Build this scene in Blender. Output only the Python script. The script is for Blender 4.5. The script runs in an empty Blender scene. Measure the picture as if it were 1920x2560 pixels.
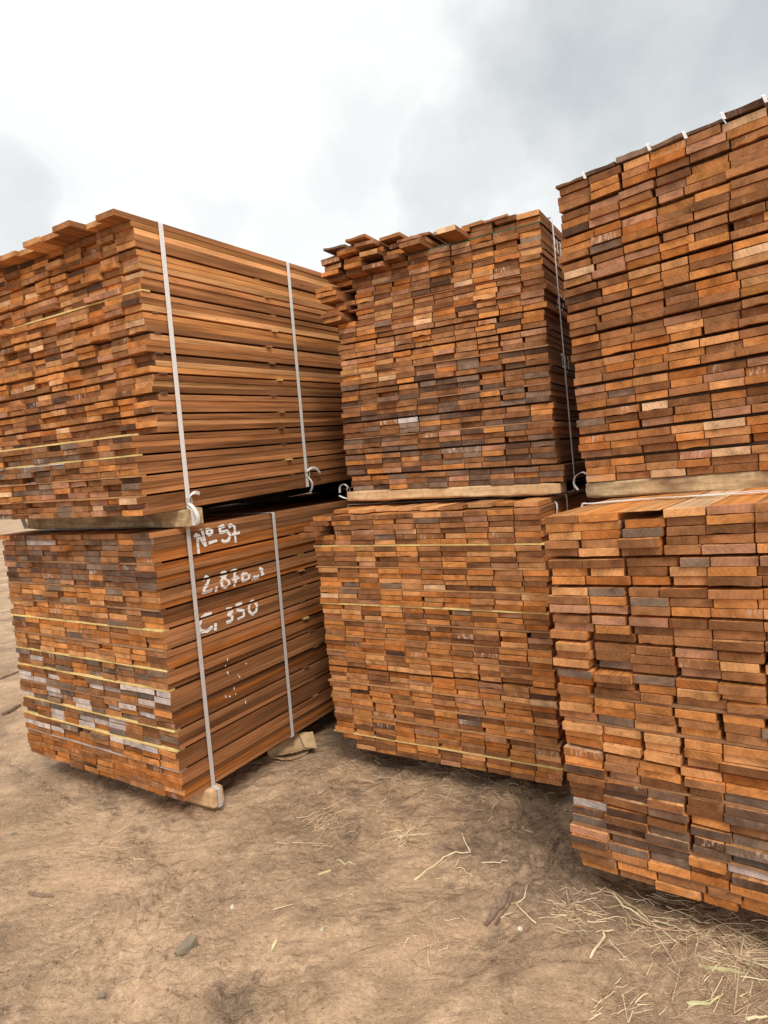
import bpy, math, random
import numpy as np
from mathutils import Vector, Matrix
random.seed(7)
RNG = np.random.RandomState(11)
S = bpy.context.scene
C = S.collection

# ------------------------------------------------------------------ camera
CAM_F, CAM_P, CAM_R, CAM_H = 1580.99, 0.0735, 0.0904, 1.3091   # focal (px of a 1920x2560 frame), pitch down, roll, height
cam_d = bpy.data.cameras.new('camera')
cam = bpy.data.objects.new('camera', cam_d); C.objects.link(cam)
rt0 = Vector((1, 0, 0)); up0 = Vector((0, math.sin(CAM_P), math.cos(CAM_P))); fw = Vector((0, math.cos(CAM_P), -math.sin(CAM_P)))
cr = rt0 * math.cos(CAM_R) - up0 * math.sin(CAM_R); cu = rt0 * math.sin(CAM_R) + up0 * math.cos(CAM_R)
m = Matrix.Identity(4)
for i in range(3):
    m[i][0], m[i][1], m[i][2] = cr[i], cu[i], -fw[i]
m[2][3] = CAM_H
cam.matrix_world = m
cam_d.sensor_fit = 'VERTICAL'; cam_d.sensor_height = 36.0
cam_d.lens = 36.0 * CAM_F / 2560.0
cam_d.clip_start = 0.05; cam_d.clip_end = 2000
S.camera = cam
S.view_settings.view_transform = 'Standard'; S.view_settings.look = 'None'
S.view_settings.gamma = 1.0; S.view_settings.use_curve_mapping = False
S.view_settings.exposure = 0.10

def pixel_ray(px, py):
    X = px - 960; Y = 1280 - py
    d = cr * X + cu * Y + fw * CAM_F
    return d.normalized()
def project(p):
    v = Vector(p) - Vector((0, 0, CAM_H))
    d = v.dot(fw)
    if d < .01: return None
    return (960 + CAM_F * v.dot(cr) / d, 1280 - CAM_F * v.dot(cu) / d)

# ------------------------------------------------------------------ node helper
def nn(nt, typ, **kw):
    n = nt.nodes.new(typ)
    for k, v in kw.items():
        if k == 'inputs':
            for a, b in v.items(): n.inputs[a].default_value = b
        else: setattr(n, k, v)
    return n
def lk(nt, a, ao, b, bi): nt.links.new(a.outputs[ao], b.inputs[bi])
def mathn(nt, op, a, b=None, c=None, clamp=False):
    n = nt.nodes.new('ShaderNodeMath'); n.operation = op; n.use_clamp = clamp
    for i, v in enumerate((a, b, c)):
        if v is None: continue
        if isinstance(v, (int, float)): n.inputs[i].default_value = v
        else: nt.links.new(v, n.inputs[i])
    return n.outputs[0]
def maprange(nt, v, a, b, c=0.0, d=1.0, smooth=True):
    n = nt.nodes.new('ShaderNodeMapRange'); n.interpolation_type = 'SMOOTHSTEP' if smooth else 'LINEAR'
    nt.links.new(v, n.inputs['Value'])
    for k, x in (('From Min', a), ('From Max', b), ('To Min', c), ('To Max', d)): n.inputs[k].default_value = x
    return n.outputs['Result']
def mixc(nt, fac, a, b, blend='MIX'):
    n = nt.nodes.new('ShaderNodeMix'); n.data_type = 'RGBA'; n.blend_type = blend
    if isinstance(fac, (int, float)): n.inputs[0].default_value = fac
    else: nt.links.new(fac, n.inputs[0])
    for i, v in ((6, a), (7, b)):
        if isinstance(v, (tuple, list)): n.inputs[i].default_value = (*v[:3], 1)
        else: nt.links.new(v, n.inputs[i])
    return n.outputs[2]
def noise(nt, vec, scale, detail=3, rough=.55, dist=0.0):
    n = nt.nodes.new('ShaderNodeTexNoise')
    n.inputs['Scale'].default_value = scale; n.inputs['Detail'].default_value = detail
    n.inputs['Roughness'].default_value = rough; n.inputs['Distortion'].default_value = dist
    nt.links.new(vec, n.inputs['Vector'])
    return n.outputs['Fac']
def mapping(nt, vec, scale=(1, 1, 1), rot=(0, 0, 0), loc=(0, 0, 0)):
    n = nt.nodes.new('ShaderNodeMapping'); nt.links.new(vec, n.inputs['Vector'])
    n.inputs['Scale'].default_value = scale; n.inputs['Rotation'].default_value = rot; n.inputs['Location'].default_value = loc
    return n.outputs['Vector']

# ------------------------------------------------------------------ overcast sky
SUN_EL, SUN_AZ = math.radians(50), math.radians(168)      # azimuth clockwise from +Y
W = bpy.data.worlds.new('World'); S.world = W; W.use_nodes = True
nt = W.node_tree; nt.nodes.clear()
out = nn(nt, 'ShaderNodeOutputWorld')
sky = nn(nt, 'ShaderNodeTexSky', sky_type='NISHITA', sun_disc=False, sun_elevation=SUN_EL, sun_rotation=SUN_AZ, dust_density=2.0)
bg1 = nn(nt, 'ShaderNodeBackground'); bg1.inputs['Strength'].default_value = 0.12
lk(nt, sky, 'Color', bg1, 'Color')
tc = nn(nt, 'ShaderNodeTexCoord'); D = tc.outputs['Generated']
def blob(px, py, r_in, r_out):
    d = pixel_ray(px, py)
    v = nn(nt, 'ShaderNodeVectorMath', operation='DOT_PRODUCT'); nt.links.new(wd, v.inputs[0]); v.inputs[1].default_value = d
    return maprange(nt, v.outputs['Value'], math.cos(r_out), math.cos(r_in))
wn = nn(nt, 'ShaderNodeTexNoise'); wn.inputs['Scale'].default_value = 4.5; wn.inputs['Detail'].default_value = 5; wn.inputs['Roughness'].default_value = .55
nt.links.new(D, wn.inputs['Vector'])
ws = nn(nt, 'ShaderNodeVectorMath', operation='SUBTRACT'); nt.links.new(wn.outputs['Color'], ws.inputs[0]); ws.inputs[1].default_value = (.5, .5, .5)
wm = nn(nt, 'ShaderNodeVectorMath', operation='SCALE'); nt.links.new(ws.outputs[0], wm.inputs[0]); wm.inputs['Scale'].default_value = .42
wa = nn(nt, 'ShaderNodeVectorMath', operation='ADD'); nt.links.new(D, wa.inputs[0]); nt.links.new(wm.outputs[0], wa.inputs[1])
wno = nn(nt, 'ShaderNodeVectorMath', operation='NORMALIZE'); nt.links.new(wa.outputs[0], wno.inputs[0]); wd = wno.outputs[0]
SKYBLOBS = [(1600, 120, .02, .28, 1.0), (1420, 290, .01, .18, .8), (1790, 60, .02, .26, .8), (1180, 420, .01, .11, .55),
            (920, 345, .0, .11, .26), (800, 440, .0, .08, .2), (-30, 530, .0, .11, .5), (140, 490, .0, .07, .2), (520, 590, 0, .06, .22)]
acc = None
for (px, py, a, b, wgt) in SKYBLOBS:
    v = mathn(nt, 'MULTIPLY', blob(px, py, a, b), wgt)
    acc = v if acc is None else mathn(nt, 'MAXIMUM', acc, v)
fine = noise(nt, D, 7.0, 5, .55)
gen = maprange(nt, noise(nt, mapping(nt, D, (1, 1, 2.0), loc=(3.1, 1.7, .4)), 1.6, 4, .5), .60, .8)
behind = nn(nt, 'ShaderNodeSeparateXYZ'); nt.links.new(D, behind.inputs[0])
gen = mathn(nt, 'MULTIPLY', gen, maprange(nt, behind.outputs['Y'], -.2, .35, .7, 0.0))
acc = mathn(nt, 'MAXIMUM', acc, gen)
acc = mathn(nt, 'MULTIPLY', acc, maprange(nt, fine, .25, .75, .72, 1.12), clamp=True)
acc = mathn(nt, 'MAXIMUM', acc, maprange(nt, noise(nt, mapping(nt, D, (1, 1, 1.6), loc=(.7, 2.2, 1.1)), 3.2, 5, .55), .44, .72, 0, .16))
colr = mixc(nt, acc, (.99, 1.01, .995), (.58, .61, .63))
bg2 = nn(nt, 'ShaderNodeBackground'); nt.links.new(colr, bg2.inputs['Color'])
zen = maprange(nt, behind.outputs['Z'], .62, 1.0, 1.0, 2.3, smooth=False)
nt.links.new(zen, bg2.inputs['Strength'])
mx = nn(nt, 'ShaderNodeMixShader'); mx.inputs[0].default_value = .94
lk(nt, bg1, 0, mx, 1); lk(nt, bg2, 0, mx, 2); lk(nt, mx, 0, out, 'Surface')

sl = bpy.data.lights.new('sun', 'SUN'); sl.energy = 1.65; sl.angle = math.radians(14); sl.color = (1.0, .93, .82)
so = bpy.data.objects.new('sun', sl); C.objects.link(so)
sd = Vector((math.sin(SUN_AZ) * math.cos(SUN_EL), math.cos(SUN_AZ) * math.cos(SUN_EL), math.sin(SUN_EL)))
so.rotation_euler = sd.to_track_quat('Z', 'Y').to_euler()

# ------------------------------------------------------------------ materials
def newmat(name, rough=.8):
    mt = bpy.data.materials.new(name); mt.use_nodes = True
    b = mt.node_tree.nodes['Principled BSDF']; b.inputs['Roughness'].default_value = rough
    b.inputs['Specular IOR Level'].default_value = .25
    return mt, mt.node_tree, b
def bump(nt, b, h, strength, dist):
    n = nn(nt, 'ShaderNodeBump'); n.inputs['Strength'].default_value = strength; n.inputs['Distance'].default_value = dist
    nt.links.new(h, n.inputs['Height']); nt.links.new(n.outputs[0], b.inputs['Normal'])
def hsv(nt, col, v):
    n = nt.nodes.new('ShaderNodeVectorMath'); n.operation = 'SCALE'
    nt.links.new(col, n.inputs[0]); nt.links.new(v, n.inputs['Scale']); return n.outputs[0]

def wood_end():
    mt, nt, b = newmat('sawn_end_grain', .85); b.inputs['Specular IOR Level'].default_value = .08
    tint = nn(nt, 'ShaderNodeAttribute', attribute_name='tint').outputs['Color']
    at = nn(nt, 'ShaderNodeAttribute', attribute_name='gp'); gp = at.outputs['Vector']
    ck = nn(nt, 'ShaderNodeAttribute', attribute_name='chalk').outputs['Fac']
    sep = nn(nt, 'ShaderNodeSeparateXYZ'); nt.links.new(gp, sep.inputs[0])
    cb = nn(nt, 'ShaderNodeCombineXYZ'); nt.links.new(sep.outputs[0], cb.inputs[0]); nt.links.new(sep.outputs[2], cb.inputs[1])
    fl = cb.outputs[0]
    wv = nn(nt, 'ShaderNodeTexWave', wave_type='RINGS', rings_direction='SPHERICAL', wave_profile='SIN')
    wv.inputs['Scale'].default_value = 26; wv.inputs['Distortion'].default_value = 2.2; wv.inputs['Detail'].default_value = 3; wv.inputs['Detail Scale'].default_value = 2.0
    nt.links.new(fl, wv.inputs['Vector'])
    n1 = noise(nt, fl, 28, 4, .6)
    n2 = noise(nt, mapping(nt, fl, (1, 4, 1)), 120, 2, .6)
    n3 = noise(nt, fl, 9, 2, .5)
    v = mathn(nt, 'ADD', mathn(nt, 'ADD', maprange(nt, wv.outputs['Fac'], 0, 1, -.06, .06, False), maprange(nt, n1, .3, .7, -.2, .2)), maprange(nt, n2, .3, .7, -.09, .09))
    v = mathn(nt, 'ADD', v, maprange(nt, n3, .35, .65, -.16, .16)); v = mathn(nt, 'ADD', v, 1.0)
    col = hsv(nt, tint, v)
    # pale saw-fuzz streaks running diagonally
    st = noise(nt, mapping(nt, fl, (1.0, .28, 1), rot=(0, 0, .9)), 110, 3, .6)
    mk = mathn(nt, 'MULTIPLY', maprange(nt, st, .48, .62), maprange(nt, n3, .47, .66))
    mk = mathn(nt, 'MULTIPLY', mk, ck)
    col = mixc(nt, mathn(nt, 'MULTIPLY', mk, .8), col, (.60, .46, .36))
    dk = maprange(nt, noise(nt, fl, 16, 3, .6), .60, .72)
    col = mixc(nt, mathn(nt, 'MULTIPLY', dk, .45), col, (.10, .045, .02))
    nt.links.new(col, b.inputs['Base Color'])
    bump(nt, b, mathn(nt, 'ADD', n2, n1), .35, .002)
    return mt
def wood_long():
    mt, nt, b = newmat('sawn_long_grain', .78)   # grain, knots and darker streaks run along each board
    b.inputs['Specular IOR Level'].default_value = .03
    tint = nn(nt, 'ShaderNodeAttribute', attribute_name='tint2').outputs['Color']
    gp = nn(nt, 'ShaderNodeAttribute', attribute_name='gp').outputs['Vector']
    a = noise(nt, mapping(nt, gp, (40, 1.6, 40)), 1.5, 4, .6, .3)
    c = noise(nt, mapping(nt, gp, (6, .7, 6)), 1.3, 3, .5)
    d = noise(nt, mapping(nt, gp, (170, 4, 170)), 1.6, 2, .6)
    v = mathn(nt, 'ADD', mathn(nt, 'ADD', maprange(nt, a, .3, .7, -.28, .24), maprange(nt, c, .3, .7, -.30, .26)), maprange(nt, d, .3, .7, -.12, .12))
    v = mathn(nt, 'ADD', v, 1.0)
    col = hsv(nt, tint, v)
    kn = maprange(nt, noise(nt, mapping(nt, gp, (30, 5, 30), loc=(4, 9, 2)), 1.2, 3, .65), .66, .74)
    col = mixc(nt, mathn(nt, 'MULTIPLY', kn, .6), col, (.09, .04, .02))
    nt.links.new(col, b.inputs['Base Color'])
    bump(nt, b, mathn(nt, 'ADD', a, d), .3, .0015)
    return mt
END, LONG = wood_end(), wood_long()

def flatwood(name, col, dark, rough=.8, sc=(30, 3, 30)):
    mt, nt, b = newmat(name, rough)
    o = nn(nt, 'ShaderNodeTexCoord').outputs['Object']
    a = noise(nt, mapping(nt, o, sc), 1.5, 4, .6); c = noise(nt, o, 5, 3, .6)
    cc = mixc(nt, maprange(nt, a, .3, .75), col, dark); cc = mixc(nt, maprange(nt, c, .50, .68, 0, .85), cc, dark); cc = hsv(nt, cc, maprange(nt, noise(nt, o, 45, 3, .6), .3, .7, .86, 1.12))
    nt.links.new(cc, b.inputs['Base Color']); bump(nt, b, a, .35, .003)
    return mt
LATH = {'y': flatwood('pale_lath', (.82, .62, .26), (.62, .40, .15), sc=(3, 60, 60)),
        'o': flatwood('orange_lath', (.52, .27, .11), (.38, .18, .075), sc=(3, 60, 60)),
        'r': flatwood('brown_lath', (.40, .21, .10), (.25, .12, .06), sc=(3, 60, 60)),
        'R': flatwood('red_lath', (.46, .16, .06), (.32, .11, .05), sc=(3, 60, 60)),
        'd': flatwood('dark_lath', (.22, .12, .07), (.13, .07, .045), sc=(3, 60, 60)),
        'w': flatwood('grey_pink_lath', (.52, .40, .34), (.36, .25, .2), sc=(3, 60, 60)),
        'g': flatwood('green_lath', (.10, .13, .06), (.07, .08, .04), sc=(3, 60, 60))}
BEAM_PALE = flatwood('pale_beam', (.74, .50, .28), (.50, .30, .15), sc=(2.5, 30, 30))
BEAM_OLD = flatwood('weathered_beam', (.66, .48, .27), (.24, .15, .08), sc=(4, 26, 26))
BEAM_SHADE = flatwood('shade_coloured_beam', (.085, .055, .035), (.05, .032, .022), sc=(4, 26, 26))  # for beams set further back: shade of the gaps put into the colour
def plain(name, col, rough, var=.15, sc=60):
    mt, nt, b = newmat(name, rough)
    o = nn(nt, 'ShaderNodeTexCoord').outputs['Object']
    n = noise(nt, o, sc, 3, .6)
    nt.links.new(mixc(nt, maprange(nt, n, .35, .7), col, tuple(c * (1 - var) for c in col)), b.inputs['Base Color'])
    bump(nt, b, n, .15, .002)
    return mt
STRAP = plain('woven_white_strap', (.90, .87, .83), .5, .22, 220)
STRAP_G = plain('woven_grey_strap', (.62, .58, .55), .5, .25, 220)
WIRE = plain('buckle_wire', (.62, .58, .54), .4, .2, 80)
PAINT = plain('white_paint', (.90, .88, .84), .7, .06, 90)
STRAW, nt, b = newmat('dry_straw', .7)
nt.links.new(nn(nt, 'ShaderNodeAttribute', attribute_name='tint').outputs['Color'], b.inputs['Base Color'])
STALK = plain('pale_stalk', (.78, .64, .40), .7, .3, 20)
GREEN = plain('green_stalk', (.70, .63, .34), .7, .3, 30)
CARD = plain('cardboard', (.58, .39, .21), .85, .3, 14)
ROCK = plain('grey_rock', (.25, .195, .135), .9, .4, 20)
CHALKST = plain('pale_stone', (.62, .52, .40), .9, .3, 60)
BARK = flatwood('bark', (.30, .20, .14), (.17, .11, .075), sc=(60, 8, 60))

# ------------------------------------------------------------------ object helpers
def mesh_obj(name, verts, faces, mats, parent=None, midx=None, attrs=None, smooth=False):
    me = bpy.data.meshes.new(name)
    me.from_pydata([tuple(v) for v in verts], [], faces)
    for mt in (mats if isinstance(mats, (list, tuple)) else [mats]): me.materials.append(mt)
    if midx is not None: me.polygons.foreach_set('material_index', midx)
    if smooth: me.polygons.foreach_set('use_smooth', [True] * len(faces))
    if attrs:
        for k, (typ, data) in attrs.items():
            a = me.attributes.new(k, typ, 'POINT')
            a.data.foreach_set('color' if typ == 'FLOAT_COLOR' else ('vector' if typ == 'FLOAT_VECTOR' else 'value'), np.asarray(data, dtype=np.float32).ravel())
    me.update()
    o = bpy.data.objects.new(name, me); C.objects.link(o)
    if parent: o.parent = parent
    return o
def tag(o, label=None, cat=None, group=None, kind=None):
    for k, v in (('label', label), ('category', cat), ('group', group), ('kind', kind)):
        if v: o[k] = v
    return o
def ribbon(path, side, width, thick, closed=False):
    """flat band swept along path; side = across-direction at every point"""
    vs, fs = [], []
    n = len(path)
    for i, p in enumerate(path):
        p = Vector(p)
        a = Vector(path[(i - 1) % n] if (closed or i > 0) else path[i]); b = Vector(path[(i + 1) % n] if (closed or i < n - 1) else path[i])
        t = (b - a).normalized(); s = Vector(side[i] if isinstance(side, list) else side).normalized()
        nrm = t.cross(s).normalized()
        for (u, w) in ((-1, -1), (1, -1), (1, 1), (-1, 1)):
            vs.append(p + s * (u * width / 2) + nrm * (w * thick / 2))
    m_ = n if closed else n - 1
    for i in range(m_):
        a = 4 * i; b = 4 * ((i + 1) % n)
        for k in range(4): fs.append((a + k, a + (k + 1) % 4, b + (k + 1) % 4, b + k))
    if not closed: fs += [(3, 2, 1, 0), (4 * n - 4, 4 * n - 3, 4 * n - 2, 4 * n - 1)]
    return vs, fs
def tube(path, rads, sides=5, vs=None, fs=None):
    vs = [] if vs is None else vs; fs = [] if fs is None else fs
    base = len(vs); n = len(path)
    for i in range(n):
        p = Vector(path[i]); a = Vector(path[max(0, i - 1)]); b = Vector(path[min(n - 1, i + 1)])
        t = (b - a); t = t.normalized() if t.length > 1e-9 else Vector((1, 0, 0))
        u = t.cross(Vector((0, 0, 1))); u = u.normalized() if u.length > 1e-4 else Vector((1, 0, 0)); w = u.cross(t)
        r = rads[i] if isinstance(rads, (list, tuple)) else rads
        for k in range(sides):
            an = 2 * math.pi * k / sides; vs.append(p + u * (r * math.cos(an)) + w * (r * math.sin(an)))
    for i in range(n - 1):
        for k in range(sides):
            a = base + i * sides + k; b = base + i * sides + (k + 1) % sides
            fs.append((a, b, b + sides, a + sides))
    fs.append(tuple(base + k for k in range(sides))[::-1]); fs.append(tuple(base + (n - 1) * sides + k for k in range(sides)))
    return vs, fs

# ------------------------------------------------------------------ ground
_TAB = {}
def vnoise(x, y, seed=0):
    if seed not in _TAB: _TAB[seed] = np.random.RandomState(seed).rand(256, 256)
    T = _TAB[seed]
    xi = np.floor(x).astype(int); yi = np.floor(y).astype(int); fx = x - xi; fy = y - yi
    fx = fx * fx * (3 - 2 * fx); fy = fy * fy * (3 - 2 * fy)
    g = lambda a, b: T[a % 256, b % 256]
    return (g(xi, yi) * (1 - fx) + g(xi + 1, yi) * fx) * (1 - fy) + (g(xi, yi + 1) * (1 - fx) + g(xi + 1, yi + 1) * fx) * fy - .5
def fbm(x, y, s, o=4, seed=0, gain=.5):
    v = 0; a = 1
    for i in range(o): v = v + a * vnoise(x * s * 2 ** i + 17.3 * i, y * s * 2 ** i + 5.1 * i, seed + i); a *= gain
    return v
_gr = np.random.RandomState(5); NG = 110
_gc = np.stack([_gr.uniform(-2.2, .9, NG), _gr.uniform(1.35, 3.2, NG), _gr.normal(.75, .35, NG), _gr.uniform(.03, .17, NG), _gr.uniform(.004, .013, NG), _gr.uniform(.003, .012, NG), _gr.normal(0, 1.6, NG)])
def groove(x, y):
    """short ruts and scrapes pressed into the mud"""
    dx = np.asarray(x)[..., None] - _gc[0]; dy = np.asarray(y)[..., None] - _gc[1]
    c, s_ = np.cos(_gc[2]), np.sin(_gc[2])
    a = dx * c + dy * s_; b_ = -dx * s_ + dy * c - _gc[6] * a * a
    e = np.exp(-(a / _gc[3]) ** 4)
    q = b_ / _gc[4]
    return (_gc[5] * e * (np.exp(-q ** 2) - .55 * np.exp(-(np.abs(q) - 2.0) ** 2))).sum(-1)
def ground_h(x, y):
    x = np.asarray(x, float); y = np.asarray(y, float)
    s = .80 * x + .60 * y; t = -.60 * x + .80 * y
    t2 = t + .10 * fbm(x, y, 1.6, 3, 5)
    h = .022 * fbm(x, y, 1.7, 3, 1)
    rid = 1 - np.abs(2 * vnoise(s * 1.3 + 3, t2 * 6.5, 21) * 1.6)
    h = h + .012 * np.clip(rid, 0, 1) ** 2 * (.4 + np.clip(fbm(x, y, 1.1, 2, 31) + .5, 0, 1.2))
    rid2 = 1 - np.abs(3.0 * vnoise(s * 3.2 + 9, t2 * 17, 23))
    h = h + .0055 * np.clip(rid2, 0, 1) * (.35 + np.clip(fbm(x, y, 1.4, 2, 37) + .6, 0, 1.3))
    h = h + .006 * fbm(x, y, 11, 3, 41)
    cl = np.clip(fbm(x, y, 1.3, 2, 51) * 2.2 - .05, 0, 1)
    near = np.exp(-((x - .35) ** 2 / .12 + (y - 2.0) ** 2 / .10))
    cl = np.clip(cl + near * 1.3, 0, 1.3)
    h = h + .016 * cl * np.abs(fbm(x, y, 20, 3, 61)) * 2
    h = h + .004 * fbm(x, y, 30, 2, 71) * (1 + 1.2 * np.clip(fbm(x, y, 2.3, 2, 73) * 2, 0, 1))
    near_ = (np.abs(x + .6) < 2.4) & (y < 4.5) if x.ndim else True
    if x.ndim == 0: return h - groove(x, y)
    h[near_] -= groove(x[near_], y[near_])
    return h
def axis(lo, hi, st, far, g=1.12):
    mid = list(np.arange(lo, hi, st)); a = []; p = lo; d = st
    while p > -far: d *= g; p -= d; a.append(p)
    b = []; p = mid[-1]; d = st
    while p < far: d *= g; p += d; b.append(p)
    return np.array(a[::-1] + mid + b)
gx = axis(-2.4, 1.3, .011, 500); gy = axis(1.15, 3.4, .011, 700, 1.10); gy = gy[gy > -12]
X, Y = np.meshgrid(gx, gy)
fade = 1.0
Z = ground_h(X, Y)
Z = Z - .012
nx, ny = len(gx), len(gy)
vs = np.stack([X.ravel(), Y.ravel(), Z.ravel()], 1)
ii = np.arange(nx * ny).reshape(ny, nx)
fs = np.stack([ii[:-1, :-1].ravel(), ii[:-1, 1:].ravel(), ii[1:, 1:].ravel(), ii[1:, :-1].ravel()], 1)
mt, nt, b = newmat('sandy_mud', .95)
o = nn(nt, 'ShaderNodeTexCoord').outputs['Object']
g1 = noise(nt, o, 1.5, 5, .6, .3); g2 = noise(nt, o, 7, 5, .65); g3 = noise(nt, mapping(nt, o, (1, 1, 1)), 60, 4, .65)
gs = noise(nt, mapping(nt, o, (2.6, 7, 1), rot=(0, 0, -.64)), 2.2, 5, .65, 1.2)
f = mathn(nt, 'ADD', mathn(nt, 'MULTIPLY', g1, .5), mathn(nt, 'ADD', mathn(nt, 'MULTIPLY', g2, .25), mathn(nt, 'MULTIPLY', gs, .25)))
smooth_m = maprange(nt, noise(nt, mapping(nt, o, loc=(9, 4, 0)), 2.4, 4, .6, .6), .42, .60)          # 0 = trodden smooth, 1 = broken up
col = mixc(nt, maprange(nt, f, .42, .58), (.335, .222, .136), (.54, .362, .228))
col = mixc(nt, mathn(nt, 'MULTIPLY', maprange(nt, g3, .38, .66, 0, .45), maprange(nt, smooth_m, 0, 1, .45, 1, False)), col, (.21, .138, .084))
damp = maprange(nt, noise(nt, mapping(nt, o, loc=(5, 2, 0)), 3.0, 6, .66, .5), .545, .66)
damp = mathn(nt, 'MULTIPLY', damp, maprange(nt, noise(nt, o, 34, 4, .7), .36, .56, .25, 1.0))
col = mixc(nt, mathn(nt, 'MULTIPLY', damp, .72), col, (.150, .104, .070))
pk = maprange(nt, noise(nt, mapping(nt, o, loc=(1, 7, 0)), 3.2, 3, .5), .5, .7, 0, .5)
col = mixc(nt, pk, col, (.46, .295, .185))
crk = noise(nt, mapping(nt, o, (1.5, 2.6, 1), rot=(0, 0, -.6), loc=(2, 3, 0)), 3.2, 4, .6, 1.6)
crk = mathn(nt, 'ABSOLUTE', mathn(nt, 'SUBTRACT', crk, .5))
crk = mathn(nt, 'MULTIPLY', maprange(nt, crk, .0, .016, 1, 0), maprange(nt, noise(nt, mapping(nt, o, loc=(8, 1, 0)), 3.5, 3, .6), .50, .62))
col = mixc(nt, mathn(nt, 'MULTIPLY', crk, .10), col, (.17, .11, .068))
gr_ = noise(nt, o, 240, 2, .6)
col = hsv(nt, col, maprange(nt, gr_, .3, .7, .84, 1.15))
gr2 = noise(nt, o, 85, 3, .65)
col = hsv(nt, col, maprange(nt, gr2, .3, .7, .88, 1.11))
fleck = maprange(nt, noise(nt, o, 95, 2, .6), .66, .72)
col = mixc(nt, mathn(nt, 'MULTIPLY', fleck, .55), col, (.15, .095, .055))
spk = maprange(nt, noise(nt, o, 150, 1, .5), .70, .76)
col = mixc(nt, mathn(nt, 'MULTIPLY', spk, .5), col, (.70, .56, .40))
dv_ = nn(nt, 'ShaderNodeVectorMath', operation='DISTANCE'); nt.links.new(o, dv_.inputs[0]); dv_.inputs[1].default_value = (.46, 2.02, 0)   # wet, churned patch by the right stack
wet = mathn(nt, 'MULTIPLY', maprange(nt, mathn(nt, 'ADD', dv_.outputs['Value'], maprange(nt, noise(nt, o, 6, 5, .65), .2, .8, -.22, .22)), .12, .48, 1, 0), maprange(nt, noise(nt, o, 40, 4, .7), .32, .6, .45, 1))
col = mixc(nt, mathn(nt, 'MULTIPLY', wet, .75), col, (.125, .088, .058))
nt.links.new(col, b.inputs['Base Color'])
h1 = mathn(nt, 'MULTIPLY', noise(nt, o, 15, 5, .62, .5), maprange(nt, smooth_m, 0, 1, .25, 1.15, False))
h2 = mathn(nt, 'MULTIPLY', g3, maprange(nt, smooth_m, 0, 1, .10, .55, False))
h3 = mathn(nt, 'MULTIPLY', noise(nt, mapping(nt, o, (3, 8, 1), rot=(0, 0, -.64)), 3, 4, .6, 1.0), .6)
bump(nt, b, mathn(nt, 'ADD', mathn(nt, 'ADD', h1, mathn(nt, 'MULTIPLY', gr_, .10)), mathn(nt, 'ADD', h2, h3)), 1.0, .023)
GROUND_MAT = mt
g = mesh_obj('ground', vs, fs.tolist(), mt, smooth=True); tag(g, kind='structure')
def gpt(px, py, dz=0.0):
    d = pixel_ray(px, py); z = 0.0
    for _ in range(6):
        t = (z - CAM_H) / d.z; x, y = d.x * t, d.y * t; z = float(ground_h(x, y)) - .012
    return Vector((x, y, z + dz))

# ------------------------------------------------------------------ planks
PAL = {'orange': (.51, .204, .062), 'deep': (.41, .143, .038), 'tan': (.55, .262, .105), 'brown': (.22, .093, .039), 'mid': (.34, .147, .060),
       'dark': (.105, .053, .032), 'pale': (.66, .40, .22), 'grey': (.215, .138, .094), 'lilac': (.50, .41, .37), 'rose': (.41, .195, .108), 'slate': (.150, .112, .086),
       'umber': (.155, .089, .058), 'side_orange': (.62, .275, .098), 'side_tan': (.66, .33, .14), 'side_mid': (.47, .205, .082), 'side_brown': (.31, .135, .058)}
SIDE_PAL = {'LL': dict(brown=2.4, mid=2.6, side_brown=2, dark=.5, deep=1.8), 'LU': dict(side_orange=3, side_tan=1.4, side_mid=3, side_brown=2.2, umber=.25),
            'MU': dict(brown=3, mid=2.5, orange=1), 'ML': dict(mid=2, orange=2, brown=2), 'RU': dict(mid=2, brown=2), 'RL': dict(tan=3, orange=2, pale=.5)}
def pick(weights):
    ks = list(weights); r = random.random() * sum(weights.values())
    for k in ks:
        r -= weights[k]
        if r <= 0: break
    c = PAL[k]; v = random.uniform(.78, 1.2); w = random.uniform(-.04, .04)
    return (c[0] * v * (1 + w), c[1] * v, c[2] * v * (1 - w))

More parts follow.
